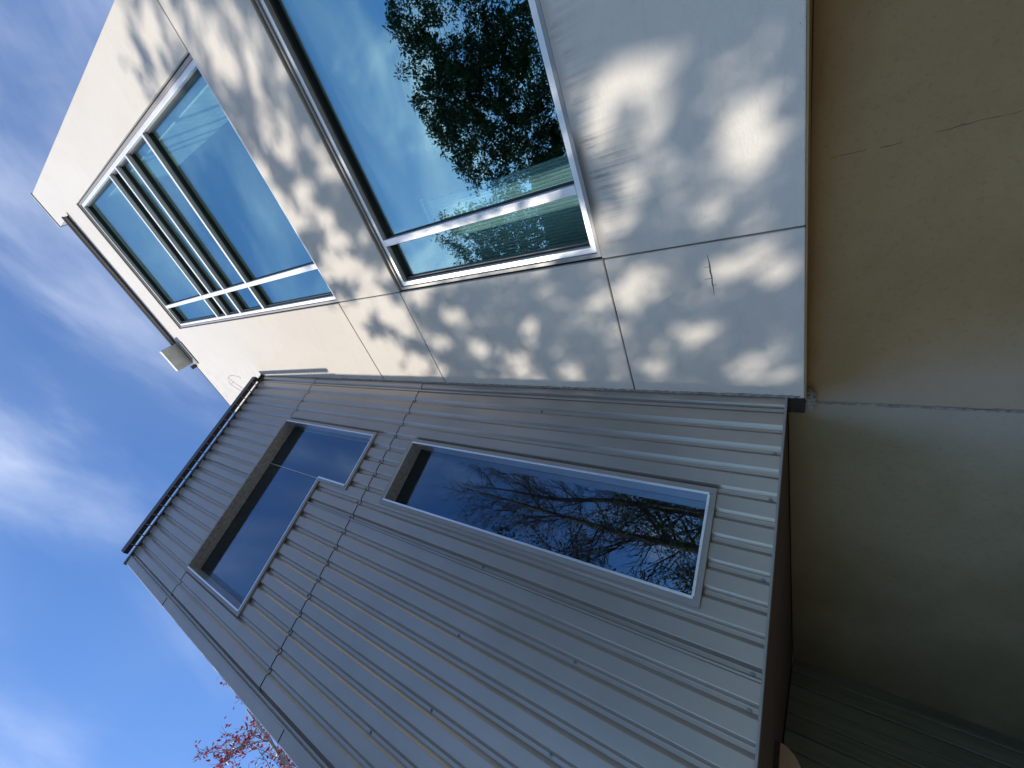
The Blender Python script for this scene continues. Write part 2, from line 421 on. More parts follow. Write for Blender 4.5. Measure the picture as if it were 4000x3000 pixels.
# windows of the stucco building
def window(o, vm, hm, sash=None):
    x0, x1, z0, z1 = o
    e = 0.0
    fl_w = 0.011
    def ring(mb, a, b, front, back, sides='lrtb'):
        X0, X1, Z0, Z1 = x0 + a, x1 - a, z0 + a, z1 - a
        Y0, Y1, V0, V1 = x0 + b, x1 - b, z0 + b, z1 - b
        grid_solid(mb, [X0, Y0, Y1, X1], [Z0, V0, V1, Z1], lambda u, v: not (Y0 < u < Y1 and V0 < v < V1), front, back, cfn)
    mb = MB(); ring(mb, 0.004, 0.015, -1.010, -1.075)
    w = mb.build('window', M_TRIM, bld, 0.002)
    mb = MB(); ring(mb, 0.0152, 0.032, -1.016, -1.068); mb.build('frame', M_ALUW, w, 0.002)
    mb = MB(); ring(mb, 0.0322, 0.041, -1.034, -1.060); mb.build('gasket', M_GASK, w)
    mb = MB(); ring(mb, -0.001, 0.004, -1.030, -1.09); mb.build('sealant', M_CORE, w)
    zs = [z0 + 0.0325] + list(hm) + [z1 - 0.0325]
    # vertical mullion
    mb = MB(); mb.boxu(vm - 0.0115, vm + 0.0115, -1.0158, -1.064, z0 + 0.0325, z1 - 0.0325); mb.build('mullion', M_ALUW, w, 0.002)
    for h in hm:
        for a, b in ((x0 + 0.0325, vm - 0.0117), (vm + 0.0117, x1 - 0.0325)):
            mb = MB(); mb.boxu(a, b, -1.0162, -1.062, h - 0.0095, h + 0.0095); mb.build('mullion', M_ALUW, w, 0.0015)
            mb = MB(); mb.boxu(a, b, -1.040, -1.0605, h + 0.0097, h + 0.016); mb.build('gasket', M_GASK, w)
            mb = MB(); mb.boxu(a, b, -1.036, -1.0605, h - 0.018, h - 0.0097); mb.build('gasket', M_GASK, w)
    for s in (-1, 1):
        mb = MB(); mb.boxu(vm + s * 0.0117, vm + s * 0.0165, -1.040, -1.0595, z0 + 0.033, z1 - 0.033); mb.build('gasket', M_GASK, w)
    # panes
    for a, b in ((x0 + 0.034, vm - 0.003), (vm + 0.003, x1 - 0.034)):
        for c, d in zip([z0 + 0.034] + list(hm), list(hm) + [z1 - 0.034]):
            mb = MB(); mb.boxu(a, b, -1.0455, -1.0490, c + 0.001, d - 0.001); mb.build('pane', M_GLASS, w)
    return w
win_u = window(SW, 0.1755, [2.486, 2.800, 3.014, 3.168]); win_u['label'] = 'upper window with four close set crossbars'
win_l = window(BW, 0.1640, []); win_l['label'] = 'lower window reflecting a dark tree'

# rooms behind the windows
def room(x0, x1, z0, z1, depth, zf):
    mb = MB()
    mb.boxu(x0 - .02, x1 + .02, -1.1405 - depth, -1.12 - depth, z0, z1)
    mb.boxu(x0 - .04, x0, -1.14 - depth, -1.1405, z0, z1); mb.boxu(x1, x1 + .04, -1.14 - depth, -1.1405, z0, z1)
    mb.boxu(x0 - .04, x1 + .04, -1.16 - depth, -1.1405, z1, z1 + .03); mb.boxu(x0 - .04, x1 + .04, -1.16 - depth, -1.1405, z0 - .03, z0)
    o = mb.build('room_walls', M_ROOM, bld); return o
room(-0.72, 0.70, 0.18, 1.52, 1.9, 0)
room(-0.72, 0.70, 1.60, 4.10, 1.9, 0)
# tiled side wall seen through the upper window (each tile its own piece)
tiles = MB(); tiles.boxu(-0.66, -0.572, -1.475, -1.145, 1.66, 4.09)
tw = tiles.build('tiled_side_wall', M_ROOM, bld)
mb = MB(); mb.box((0, 0, 0), (0.012, 0.0795 * D, 0.0735 * D)); tile0 = mb.build('tile', M_TILE, tw, 0.0015); tile0.hide_render = False
first = True
row = 0; z = 1.66
while z < 4.05:
    y = -1.470 + (0.04 if row % 2 else 0.0)
    y = -1.475 + (0 if row % 2 else 0.0)
    offs = [0.0, .08, .16, .24] if row % 2 == 0 else [.04, .12, .20]
    for k in offs:
        yy = -1.472 + k
        if yy < -1.475:
            continue
        if yy + .0795 > -1.143: continue
        if first: t = tile0; first = False
        else:
            t = tile0.copy(); C.objects.link(t)
        t.location = P(-0.5715, yy, z)
        t.rotation_euler = (0, 0, 0)
    if row % 2:      # cut tiles at both ends of every other course
        for yy in (-1.472, -1.192):
            t = tile0.copy(); C.objects.link(t); t.location = P(-0.5715, yy, z); t.scale = (1, .49, 1)
    z += 0.0765; row += 1

# pleated curtain inside the lower window
cur = empty('curtain', P(0.24, -1.2, 0.2), 'pale pleated curtain hanging behind the left side of the lower window', 'curtain')
mb = MB()
n = 800
x0, x1 = 0.098, 0.50
zt, zb = 1.185, 0.20
pts = []
for i in range(n + 1):
    t = i / n; x = x0 + (x1 - x0) * t
    ph = t * 2 * math.pi * 38
    a = 0.0075 * (0.8 + 0.3 * math.sin(t * 13))
    pts.append((x + 0.002 * math.sin(ph * 2), -1.21 + a * math.sin(ph + 0.5 * math.sin(t * 9)) + (0.006 if math.sin(ph) > 0 else 0)))
rows_ = 6
for j in range(rows_ + 1):
    zz_ = zb + (zt - zb) * j / rows_
    for (x, y) in pts: mb.v.append(P(x + 0.001 * math.sin(j * 1.3 + x * 20), y, zz_ + (0.006 * math.sin((x - x0) / (x1 - x0) * 2 * math.pi * 38) if j == rows_ else 0)))
for j in range(rows_):
    for i in range(n):
        a = j * (n + 1) + i; mb.f.append((a, a + 1, a + n + 2, a + n + 1))
c_ = mb.build('fabric', M_CURT, None, smooth=True); par(c_, cur)
sm = c_.modifiers.new('thick', 'SOLIDIFY'); sm.thickness = 0.002
mb = MB(); mb.tube([P(0.08, -1.21, 1.215), P(0.60, -1.21, 1.215)], [0.012, 0.012], 8); r_ = mb.build('curtain_rod', M_ALU, None, smooth=True); par(r_, cur)

GZ = -2.1 / D
# soffit of the stucco building, from the face back to the recessed lower wall
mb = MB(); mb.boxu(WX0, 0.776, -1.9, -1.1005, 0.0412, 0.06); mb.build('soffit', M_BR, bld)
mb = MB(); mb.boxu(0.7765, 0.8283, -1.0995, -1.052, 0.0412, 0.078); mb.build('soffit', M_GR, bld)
mb = MB(); mb.boxu(WX0, 0.776, -1.1002, -1.0, 0.0375, 0.0408); mb.build('soffit_edge', M_BR, bld)
# lower walls under the overhangs
LY = -1.55
XS = 0.8285
LA, LB = Vector((0.8275, -1.0545, 0)), Vector((-1.45, -1.52, 0))
mb = MB()
bk = Vector((0.1, -.35, 0))
q_ = []
for z in (GZ, 0.0400):
    for v in (LA, LB, LB + bk, LA + bk): q_.append((v.x * D, v.y * D, z * D + EYE))
mb.hexa(q_)
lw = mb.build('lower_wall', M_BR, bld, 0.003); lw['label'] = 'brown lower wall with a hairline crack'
mb = MB(); mb.boxu(0.8285, 2.26, -1.70, -1.053, GZ, 0.0795)
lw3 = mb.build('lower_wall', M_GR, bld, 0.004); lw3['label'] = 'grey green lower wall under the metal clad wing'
# rough mortar seam of the corner
rnd = random.Random(4)
def ragged(pts, w, h, name, m, parent):
    mb = MB(); n = len(pts)
    for i, p in enumerate(pts):
        for k in range(6):
            a = 2 * math.pi * k / 6
            q = 0.45 + rnd.random() * 0.9
            mb.v.append((p[0] + w * q * math.cos(a), p[1] + h * q * math.sin(a) * .8, p[2] + rnd.uniform(-.004, .004)))
    for i in range(n - 1):
        for k in range(6):
            a = i * 6 + k; b = i * 6 + (k + 1) % 6
            mb.f.append((a, b, b + 6, a + 6))
    return mb.build(name, m, parent, smooth=False)
ragged([P(XS, -1.0525, 0.02 - 0.62 * t / 60) for t in range(61)], 0.0062, 0.0028, 'mortar_seam', M_MORT, bld)
ragged([P(0.7705, -1.0 + 0.001, 0.05 + 3.0 * t / 340) for t in range(341)], 0.0075, 0.0055, 'sealant_bead', M_MORT, bld)
du = (LB - LA).normalized(); dnn = Vector((du.y, -du.x, 0)); dnn = dnn if dnn.y > 0 else -dnn
mb = MB(); pts = []
crs = random.Random(7); wx = 0
c0_ = LA + du * 0.575
for i in range(60):
    wx += crs.uniform(-.0018, .0018)
    v = c0_ + du * (wx + .03 * i / 60) + dnn * -.0003
    pts.append(P(v.x, v.y, 0.037 - 0.66 * i / 60))
for a_, b_ in ((3, 9), (10, 14), (17, 30), (32, 47), (50, 59)):
    mb.tube(pts[a_:b_], [0.0006 + 0.0008 * crs.random() for _ in range(b_ - a_)], 5)
mb.build('crack', M_CORE, bld)
mb = MB(); cp = [(0.372, .2245), (0.388, .2228), (0.401, .2218), (0.413, .2222), (0.428, .2200), (0.441, .2208), (0.456, .2190), (0.474, .2193)]
mb.tube([P(x, -0.9998, z) for x, z in cp], [.0008, .0016, .0024, .0030, .0022, .0026, .0014, .0006], 5)
for x, z, dz in ((.401, .222, .012), (.430, .220, .016), (.447, .220, -.010)): mb.tube([P(x, -.9998, z), P(x + .001, -.9998, z + dz)], [.0012, .0005], 4)
mb.build('crack', M_CORE, bld)
# dark flashing block and broken stucco at the step between the two soffits
mb = MB(); mb.boxu(0.777, 0.826, -1.046, -1.003, 0.040, 0.079); fb = mb.build('corner_flashing', M_RUST, bld, 0.004)
mb = MB()
for i in range(26):
    a = rnd.random() * 6.28; cx_ = 0.806 + 0.022 * math.cos(a) * rnd.random(); cz_ = 0.026 + 0.012 * rnd.random()
    s_ = 0.004 + 0.006 * rnd.random()
    mb.boxu(cx_ - s_, cx_ + s_, -1.0515, -1.032 + rnd.random() * .012, cz_ - s_ * .8, cz_ + s_ * .8)
mb.build('broken_stucco_edge', M_MORT, bld, 0.002)

# ------------------------------------------------------------------ metal clad wing
A2 = -1.92121220
e_ = Vector((-math.cos(A2), -math.sin(A2), 0))       # along the wall, away from the corner
n_ = Vector((math.sin(A2), -math.cos(A2), 0))        # outward normal towards the camera
CR = Vector((0.776, -1.0, 0))
def Q(s, d, z):     # s along the wall, d outwards, z height
    p = CR + e_ * s + n_ * d
    return P(p.x, p.y, z)
def qfn(u, d, v): return Q(u, d, v)
wing = empty('metal_clad_wing', (0, 0, 0), 'grey ribbed metal clad wing with two dark recessed windows', 'building')
S1 = 1.269; ZB, ZT = 0.080, 3.085
PITCH = 0.0592
WB = (0.288, 0.530, 0.218, 1.325)
WA = (0.288, 1.088, 1.800, 2.395); WA2 = (0.288, 0.524, 1.587, 1.800)
def hole(u, v):
    for w in (WB, WA, WA2):
        if w[0] < u < w[1] and w[2] < v < w[3]: return True
    return False
GD = -0.0092        # groove depth
def prof(s):
    t = ((s - 0.034) / PITCH + 0.5) % 1.0 - 0.5      # groove centred on 0
    a = abs(t)
    if a <= 0.070: return GD
    if a >= 0.220: return 0.0
    q = (a - 0.070) / 0.15
    return GD * (1 - q)
brk = set()
k = -2
while 0.034 + k * PITCH < 1.4:
    c = 0.034 + k * PITCH
    for f in (-0.235, -0.220, -0.205, -0.085, -0.070, -0.055, 0.055, 0.070, 0.085, 0.205, 0.220, 0.235): brk.add(round(c + f * PITCH, 5))
    k += 1
def clad(s0, s1, z0, z1, lift):
    us = sorted({s0, s1} | {b for b in brk if s0 < b < s1} | {x for w in (WB, WA, WA2) for x in (w[0], w[1]) if s0 < x < s1})
    vs_ = sorted({z0, z1} | {x for w in (WB, WA, WA2) for x in (w[2], w[3]) if z0 < x < z1})
    mb = MB()
    def fn(u, d, v):
        return Q(u, prof(u) + lift + d, v)
    grid_solid(mb, us, vs_, lambda u, v: not hole(u, v), 0.0, -0.0012, fn)
    o = mb.build('cladding_panel', M_METAL, wing)
    o.data.shade_smooth() if hasattr(o.data, 'shade_smooth') else None
    o.data.set_sharp_from_angle(angle=R_(50))
    return o
Z1, Z2 = 1.455, 2.392
for (a, b) in ((-0.012, 0.0418), (0.0422, 0.6338), (0.6342, 1.2252)):
    clad(a, b, ZB, Z1 - 0.0012, 0.0)
    clad(a, b, Z1 + 0.0012, Z2 - 0.001, 0.0022)
    clad(a, b, Z2 + 0.001, ZT, 0.0040)
for (z0, z1, l) in ((ZB, 1.249, 0.0008), (1.2515, 2.402, 0.0028), (2.4045, ZT, 0.0045)):
    clad(1.2258, S1, z0, z1, l)
# lap flashing lips (vertical side laps)
for s in (0.042, 0.634, 1.2255):
    mb = MB()
    lo, hi = (ZB, ZT)
    segs = [(lo, hi)] if s != 0.634 else [(lo, WA[2] - .016), (WA[3] + .001, hi)]
    for a, b in segs:
        mb.hexa([Q(s - .0006, .0055, a), Q(s + .0036, .0055, a), Q(s + .0036, -.001, a), Q(s - .0006, -.001, a),
                 Q(s - .0006, .0055, b), Q(s + .0036, .0055, b), Q(s + .0036, -.001, b), Q(s - .0006, -.001, b)])
    mb.build('side_lap', M_METAL, wing)
# body behind the cladding
bmb = MB()
us = sorted({-0.01, S1 - .004, WB[0], WB[1], WA[1], WA2[1]}); vs_ = sorted({ZB + .003, ZT, WB[2], WB[3], WA[2], WA[3], WA2[2]})
grid_solid(bmb, us, vs_, lambda u, v: not hole(u, v), GD - 0.002, GD - 0.14, qfn)
bmb.build('wall_core', M_CORE, wing)
# end wall, roof and soffit
far = Vector((2.62, -0.32, 0))
ew = CR + e_ * (S1 - .003)
def LP(v, z): return P(v.x, v.y, z)
mb = MB()
a = ew - n_ * 0.001; dv = -n_
b = ew - n_ * 1.5
off = -e_ * 0.05
mb.hexa([LP(a, ZB), LP(b, ZB), LP(b + off, ZB), LP(a + off, ZB), LP(a, ZT), LP(b, ZT), LP(b + off, ZT), LP(a + off, ZT)])
mb.build('end_wall', M_METAL, wing)
mb = MB()
c1 = CR - e_ * 0.0 - n_ * 0.02; 
poly = [c1, ew - n_ * 0.02, ew - n_ * 1.5, Vector((2.70, -1.12, 0)), Vector((0.80, -1.12, 0))]
v0 = [LP(p, ZT - .05) for p in poly] + [LP(p, ZT - .004) for p in poly]; m_ = len(poly)
mb.add(v0, [tuple(range(m_)), tuple(range(2 * m_ - 1, m_ - 1, -1))] + [(i, (i + 1) % m_, m_ + (i + 1) % m_, m_ + i) for i in range(m_)])
mb.build('roof', M_TRIM, wing)
mb = MB()
poly = [CR - n_ * 0.0165 + Vector((0.0, -0.05, 0)), CR - n_ * 0.0165, ew - n_ * 0.0165, ew - n_ * 1.5, Vector((2.70, -1.3, 0)), Vector((0.83, -1.3, 0))]
m_ = len(poly)
v0 = [LP(p, ZB + .0018) for p in poly] + [LP(p, ZB + .02) for p in poly]
mb.add(v0, [tuple(range(m_)), tuple(range(2 * m_ - 1, m_ - 1, -1))] + [(i, (i + 1) % m_, m_ + (i + 1) % m_, m_ + i) for i in range(m_)])
mb.build('soffit', M_WOOD, wing)
# pale drip edge along the bottom
mb = MB(); mb.hexa([Q(0, .0045, ZB - .004), Q(S1, .0045, ZB - .004), Q(S1, -.016, ZB - .004), Q(0, -.016, ZB - .004),
                    Q(0, .0045, ZB + .0006), Q(S1, .0045, ZB + .0006), Q(S1, -.016, ZB + .0006), Q(0, -.016, ZB + .0006)])
mb.build('drip_edge', M_TRIM, wing)
# head trim and hanging gutter with straps
mb = MB(); mb.hexa([Q(-.008, .008, ZT - .002), Q(S1 + .006, .008, ZT - .002), Q(S1 + .006, -.03, ZT - .002), Q(-.008, -.03, ZT - .002),
                    Q(-.008, .008, ZT + .022), Q(S1 + .006, .008, ZT + .022), Q(S1 + .006, -.03, ZT + .022), Q(-.008, -.03, ZT + .022)])
mb.build('coping', M_DARK, wing, 0.002)
gz = ZT + .020
mb = MB()
def qbox(mb, s0, s1, d0, d1, z0, z1):
    mb.hexa([Q(s0, d1, z0), Q(s1, d1, z0), Q(s1, d0, z0), Q(s0, d0, z0), Q(s0, d1, z1), Q(s1, d1, z1), Q(s1, d0, z1), Q(s0, d0, z1)])
qbox(mb, 0.034, 1.222, .0165, .0400, gz, gz + .004); qbox(mb, 0.034, 1.222, .0385, .0415, gz + .0, gz + .05)
qbox(mb, 0.030, 0.034, .0165, .0415, gz - .002, gz + .05); qbox(mb, 1.222, 1.226, .0165, .0415, gz - .002, gz + .05)
gut = mb.build('gutter', M_DARK, wing, 0.0015)
kk = 0
s = 0.07
while s < 1.21:
    mb = MB(); qbox(mb, s, s + .005, .007, .0385, gz - .004, gz - .0005); mb.build('gutter_strap', M_TRIM, gut)
    s += 0.058; kk += 1
# little upstand where the trim meets the stucco
mb = MB(); qbox(mb, -.05, -.012, .002, .012, ZT + .012, ZT + .022); mb.build('flashing_tail', M_DARK, wing)
mb = MB(); qbox(mb, -.01, .05, .006, .02, ZT + .018, ZT + .030); mb.build('flashing_tail', M_DARK, wing)

# recessed windows of the wing
RD, GDP = 0.049, 0.0492
def recess(name_label, outline, panes, reveals, trims):
    pass
def trim_ring(parent_name, boxes, label):
    """boxes: list of (s0,s1,z0,z1) flat flanges around the opening"""
    mb = MB()
    for (a, b, c, d) in boxes: qbox(mb, a, b, -.0005, .0085, c, d)
    w = mb.build(parent_name, M_TRIM, wing, 0.0012); w['label'] = label
    return w
T = 0.0155
# lower narrow window
wB = trim_ring('window', [(WB[0] - T, WB[0], WB[2] - T, WB[3] + T), (WB[1], WB[1] + T, WB[2] - T, WB[3] + T), (WB[0], WB[1], WB[2] - T, WB[2]), (WB[0], WB[1], WB[3], WB[3] + T)], 'tall narrow window reflecting bare branches')
wA = trim_ring('window', [(WA[0] - T, WA[0], WA2[2] - T, WA[3] + T), (WA[1], WA[1] + T, WA[2] - T, WA[3] + T), (WA[0], WA[1], WA[3], WA[3] + T),
                          (WA2[1], WA[1], WA[2] - T, WA[2]), (WA2[1], WA2[1] + T, WA2[2] - T, WA[2] - T), (WA2[0], WA2[1], WA2[2] - T, WA2[2])], 'L shaped upper window reflecting blue sky')
def jamb(w, s0, s1, z0, z1, m, name='reveal', d0=-RD, d1=.0098):
    mb = MB(); qbox(mb, s0, s1, d0, d1, z0, z1); return mb.build(name, m, w, 0.0008)
t_ = 0.0035
for w, (a, b, c, d) in ((wB, WB),):
    jamb(w, a - t_ + .001, a + t_, c, d, M_ALU); jamb(w, b - t_, b + t_ - .001, c, d, M_ALU)
    jamb(w, a + t_, b - t_, c - t_ + .001, c + t_, M_ALU)
    jamb(w, a + t_, b - t_, d - t_, d + t_, M_REVT); jamb(w, a + t_, b - t_, d - t_ - .0022, d - t_, M_ALUW, 'reveal_edge', .0055, .0098)
    jamb(w, a + .001, b - .001, c + .001, d - .001, M_GLASSD, 'pane', -GDP - .003, -GDP)
a, b, c, d = WA; c2 = WA2[2]; b2 = WA2[1]
jamb(wA, a - t_ + .001, a + t_, c2, d, M_ALU); jamb(wA, b - t_, b + t_ - .001, c, d, M_ALU)
jamb(wA, a + t_, b - t_, d - t_, d + t_, M_REVT)
jamb(wA, b2 + t_, b - t_, c - t_ + .001, c + t_, M_ALU); jamb(wA, b2 - t_, b2 + t_, c2 + t_, c + t_, M_ALU); jamb(wA, a + t_, b2 - t_, c2 - t_ + .001, c2 + t_, M_ALU)
mb = MB(); qbox(mb, a + .001, b2 - .003, -GDP - .003, -GDP, c2 + .001, d - .001); mb.build('pane', M_GLASSD, wA)
mb = MB(); qbox(mb, b2 - .0008, b - .001, -GDP - .003, -GDP, c + .001, d - .001); mb.build('pane', M_GLASSD, wA)
mb = MB(); qbox(mb, b2 - .0030, b2 - .0008, -GDP - .002, -GDP + .0005, c + .004, d - .002); mb.build('butt_joint', M_SCUP, wA)
# dark room behind the wing windows
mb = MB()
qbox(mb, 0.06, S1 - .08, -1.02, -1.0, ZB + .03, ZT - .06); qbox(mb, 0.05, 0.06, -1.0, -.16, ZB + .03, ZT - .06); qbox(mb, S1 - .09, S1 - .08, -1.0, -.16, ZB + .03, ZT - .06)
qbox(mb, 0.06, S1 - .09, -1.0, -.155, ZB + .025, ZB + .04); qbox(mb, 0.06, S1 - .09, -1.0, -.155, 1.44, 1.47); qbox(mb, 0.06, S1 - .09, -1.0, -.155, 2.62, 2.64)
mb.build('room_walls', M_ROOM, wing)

# unseen solid mass added behind the board wall to block the sun
mb = MB()
poly = [Vector((2.262, -1.06, 0)), Vector((2.262 - .57 * 1.0, -1.06 + .82 * 1.0, 0)), Vector((4.2, .1, 0)), Vector((4.2, -1.06, 0))]
v0 = [LP(p, GZ) for p in poly] + [LP(p, 0.078) for p in poly]
mb.add(v0, [(0, 1, 2, 3), (7, 6, 5, 4)] + [(i, (i + 1) % 4, 4 + (i + 1) % 4, 4 + i) for i in range(4)])
mb.build('sun_block_mass', M_GR, wing)

# screws (individual parts sharing one mesh)
mb = MB()
nseg = 8
def ring_(r, h): return [(r * math.cos(6.2832 * i / nseg), r * math.sin(6.2832 * i / nseg), h) for i in range(nseg)]
vs0 = ring_(.0085, 0) + ring_(.0085, .0015) + ring_(.0048, .0018) + ring_(.0044, .0060)
fs0 = [(i, (i + 1) % nseg, nseg + (i + 1) % nseg, nseg + i) for i in range(nseg)] + [(nseg + i, nseg + (i + 1) % nseg, 2 * nseg + (i + 1) % nseg, 2 * nseg + i) for i in range(nseg)] + \
      [(2 * nseg + i, 2 * nseg + (i + 1) % nseg, 3 * nseg + (i + 1) % nseg, 3 * nseg + i) for i in range(nseg)] + [tuple(range(3 * nseg, 4 * nseg))]
mb.add(vs0, fs0); scr0 = mb.build('screw', M_SCREW, wing)
rot = n_.to_track_quat('Z', 'Y').to_euler()
spots = []
for kx in (0, 2, 4, 7, 10, 11, 14, 17, 20): spots.append((kx, .0935))
for kx in (0, 1, 4, 10, 13, 16, 19): spots.append((kx, .785))
for kx in (0, 1, 4, 6, 7, 8, 9, 10, 11, 12, 13, 14, 15, 16, 17, 18, 19, 20): spots.append((kx, 1.470 if kx % 3 else 1.472))
for kx in (0, 4): spots.append((kx, 2.005))
for kx in (4,): spots.append((kx, 1.34))
for kx in (0, 2, 20, 18): spots.append((kx, 2.405))
spots += [(20, 1.265), (20, 1.0), (20, 1.75), (18, 0.94), (15, .45), (12, .45)]
fs_ = True
for kx, z in spots:
    s = 0.034 + kx * PITCH
    if hole(s, z): continue
    lift = 0.0 if z < Z1 else (0.0022 if z < Z2 else 0.004)
    o = scr0 if fs_ else scr0.copy()
    if not fs_: C.objects.link(o)
    fs_ = False
    o.location = Q(s + rnd.uniform(-.003, .004), GD + lift, z + rnd.uniform(-.004, .004)); o.rotation_euler = rot

# ------------------------------------------------------------------ board wall under the wing, bracket
P0 = Vector((2.24, -1.044, 0)); ub = Vector((-.57, .82, 0)).normalized(); nb = Vector((-ub.y, ub.x, 0))
if nb.dot(Vector((-1, 0, 0))) < 0: nb = -nb
fence = empty('board_wall', P(P0.x, P0.y, GZ), 'dark green wall of vertical boards under the metal wing', 'wall')
bw_ = 0.0895
mb = MB()
def bq(s, d, z):
    p = P0 + ub * s + nb * d; return P(p.x, p.y, z)
def bbox(mb, s0, s1, d0, d1, z0, z1):
    mb.hexa([bq(s0, d1, z0), bq(s1, d1, z0), bq(s1, d0, z0), bq(s0, d0, z0), bq(s0, d1, z1), bq(s1, d1, z1), bq(s1, d0, z1), bq(s0, d0, z1)])
bbox(mb, -.02, 1.30, -.03, -.008, GZ + .002, .0785); par(mb.build('backing', M_CORE), fence)
for i in range(14):
    s0 = -0.018 + i * bw_
    mb = MB(); bbox(mb, s0 + .0055, s0 + bw_ - .0055, -.0079, rnd.uniform(.0, .004), GZ + .003, .0785)
    par(mb.build('board', M_BOARD, None, 0.003), fence)
brk_ = empty('soffit_bracket', P(1.60, -0.50, 0.05), 'tan half round bracket plate under the brown soffit', 'bracket')
mb = MB()
dirv = Vector((0.30, 0.95, 0)).normalized(); dn = Vector((dirv.y, -dirv.x, 0))
c0 = Vector((1.57, -0.485, 0)) + dirv * 0.085
rad = 0.105
prof_ = []
for i in range(25):
    t = math.pi * i / 24
    prof_.append((-rad * math.cos(t), -0.62 * rad * math.sin(t)))
vs1 = []
for dd in (0, .03):
    for (a, b) in prof_:
        p = c0 + dirv * a + dn * dd; vs1.append(P(p.x, p.y, 0.070 + b))
m_ = len(prof_)
mb.add(vs1, [tuple(range(m_)), tuple(range(2 * m_ - 1, m_ - 1, -1))] + [(i, (i + 1) % m_, m_ + (i + 1) % m_, m_ + i) for i in range(m_)])
par(mb.build('half_round_plate', M_TAN, None, 0.002), brk_)
mb = MB()
def strip(a0, a1, z0, z1, d0, d1):
    q = []
    for z in (z0, z1):
        for (aa, dd) in ((a0, d0), (a1, d0), (a1, d1), (a0, d1)):
            p = c0 + dirv * aa + dn * dd; q.append(P(p.x, p.y, z))
    mb.hexa(q)
strip(-rad, rad, .0702, .0815, -.004, .034)
par(mb.build('mounting_strip', M_RUST, None, 0.001), brk_)

# ------------------------------------------------------------------ dead vine stems on the upper stucco wall
vine = empty('dead_vine', P(0.9, -0.998, 3.3), 'thin dead vine stems clinging to the cream wall above the metal roof', 'vine')
def vstem(pts, r):
    mb = MB(); mb.tube([P(x, -0.9965, z) for x, z in pts], [.7 * r * (1 - .5 * i / len(pts)) for i in range(len(pts))], 5)
    par(mb.build('stem', M_VINE), vine)
def wig(a, b, n, amp):
    return [(a[0] + (b[0] - a[0]) * i / n + rnd.uniform(-amp, amp) * (0 < i < n), a[1] + (b[1] - a[1]) * i / n + rnd.uniform(-amp, amp) * (0 < i < n)) for i in range(n + 1)]
vstem(wig((0.985, 3.55), (0.80, 3.78), 6, .006) + wig((0.80, 3.78), (0.775, 3.62), 3, .008) + wig((0.775, 3.62), (0.80, 3.52), 3, .01), .003)
vstem(wig((1.00, 3.60), (0.87, 3.83), 6, .006) + wig((0.87, 3.83), (0.83, 3.80), 3, .01), .003)
vstem(wig((0.90, 3.42), (0.855, 3.47), 3, .008) + wig((0.855, 3.47), (0.86, 3.36), 4, .008), .0025)
vstem(wig((1.06, 3.90), (1.0, 3.95), 5, .014), .0025)
vstem(wig((0.86, 3.81), (0.84, 3.72), 4, .01), .002)

# ------------------------------------------------------------------ trees
def tubes_mesh(name, segs, m, parent, nside=5):
    mb = MB()
    for pts, rad in segs: mb.tube(pts, rad, nside)
    o = mb.build(name, m, None, smooth=True); par(o, parent); return o
def leaves_mesh(name, pos, dirs, nrm, ln, wd, m, parent, kind='stuff', fold=0.25):
    """pos,dirs,nrm: (n,3); each leaf = 2 folded quads"""
    n = len(pos)
    side = np.cross(dirs, nrm); side /= np.linalg.norm(side, axis=1)[:, None] + 1e-9
    L = ln[:, None]; Wd = wd[:, None]
    base = pos; tip = pos + dirs * L - nrm * L * 0.12
    up = nrm * Wd * fold
    l1 = pos + dirs * L * .3 + side * Wd * .5 + up; l2 = pos + dirs * L * .7 + side * Wd * .36 + up
    r1 = pos + dirs * L * .3 - side * Wd * .5 + up; r2 = pos + dirs * L * .7 - side * Wd * .36 + up
    V = np.stack([base, l1, l2, tip, r2, r1], 1).reshape(-1, 3)
    o6 = np.arange(n)[:, None] * 6
    F = np.concatenate([o6 + np.array([0, 3, 2, 1]), o6 + np.array([0, 5, 4, 3])], 1).reshape(-1)
    me = bpy.data.meshes.new(name)
    me.vertices.add(len(V)); me.vertices.foreach_set('co', V.astype(np.float32).reshape(-1))
    me.loops.add(len(F)); me.loops.foreach_set('vertex_index', F.astype(np.int32))
    me.polygons.add(2 * n); me.polygons.foreach_set('loop_start', np.arange(0, 8 * n, 4, dtype=np.int32))
    me.update(calc_edges=True); me.materials.append(m)
    o = bpy.data.objects.new(name, me); C.objects.link(o); par(o, parent)
    if kind: o['kind'] = kind
    return o
def unit(a): return a / (np.linalg.norm(a, axis=-1, keepdims=True) + 1e-9)

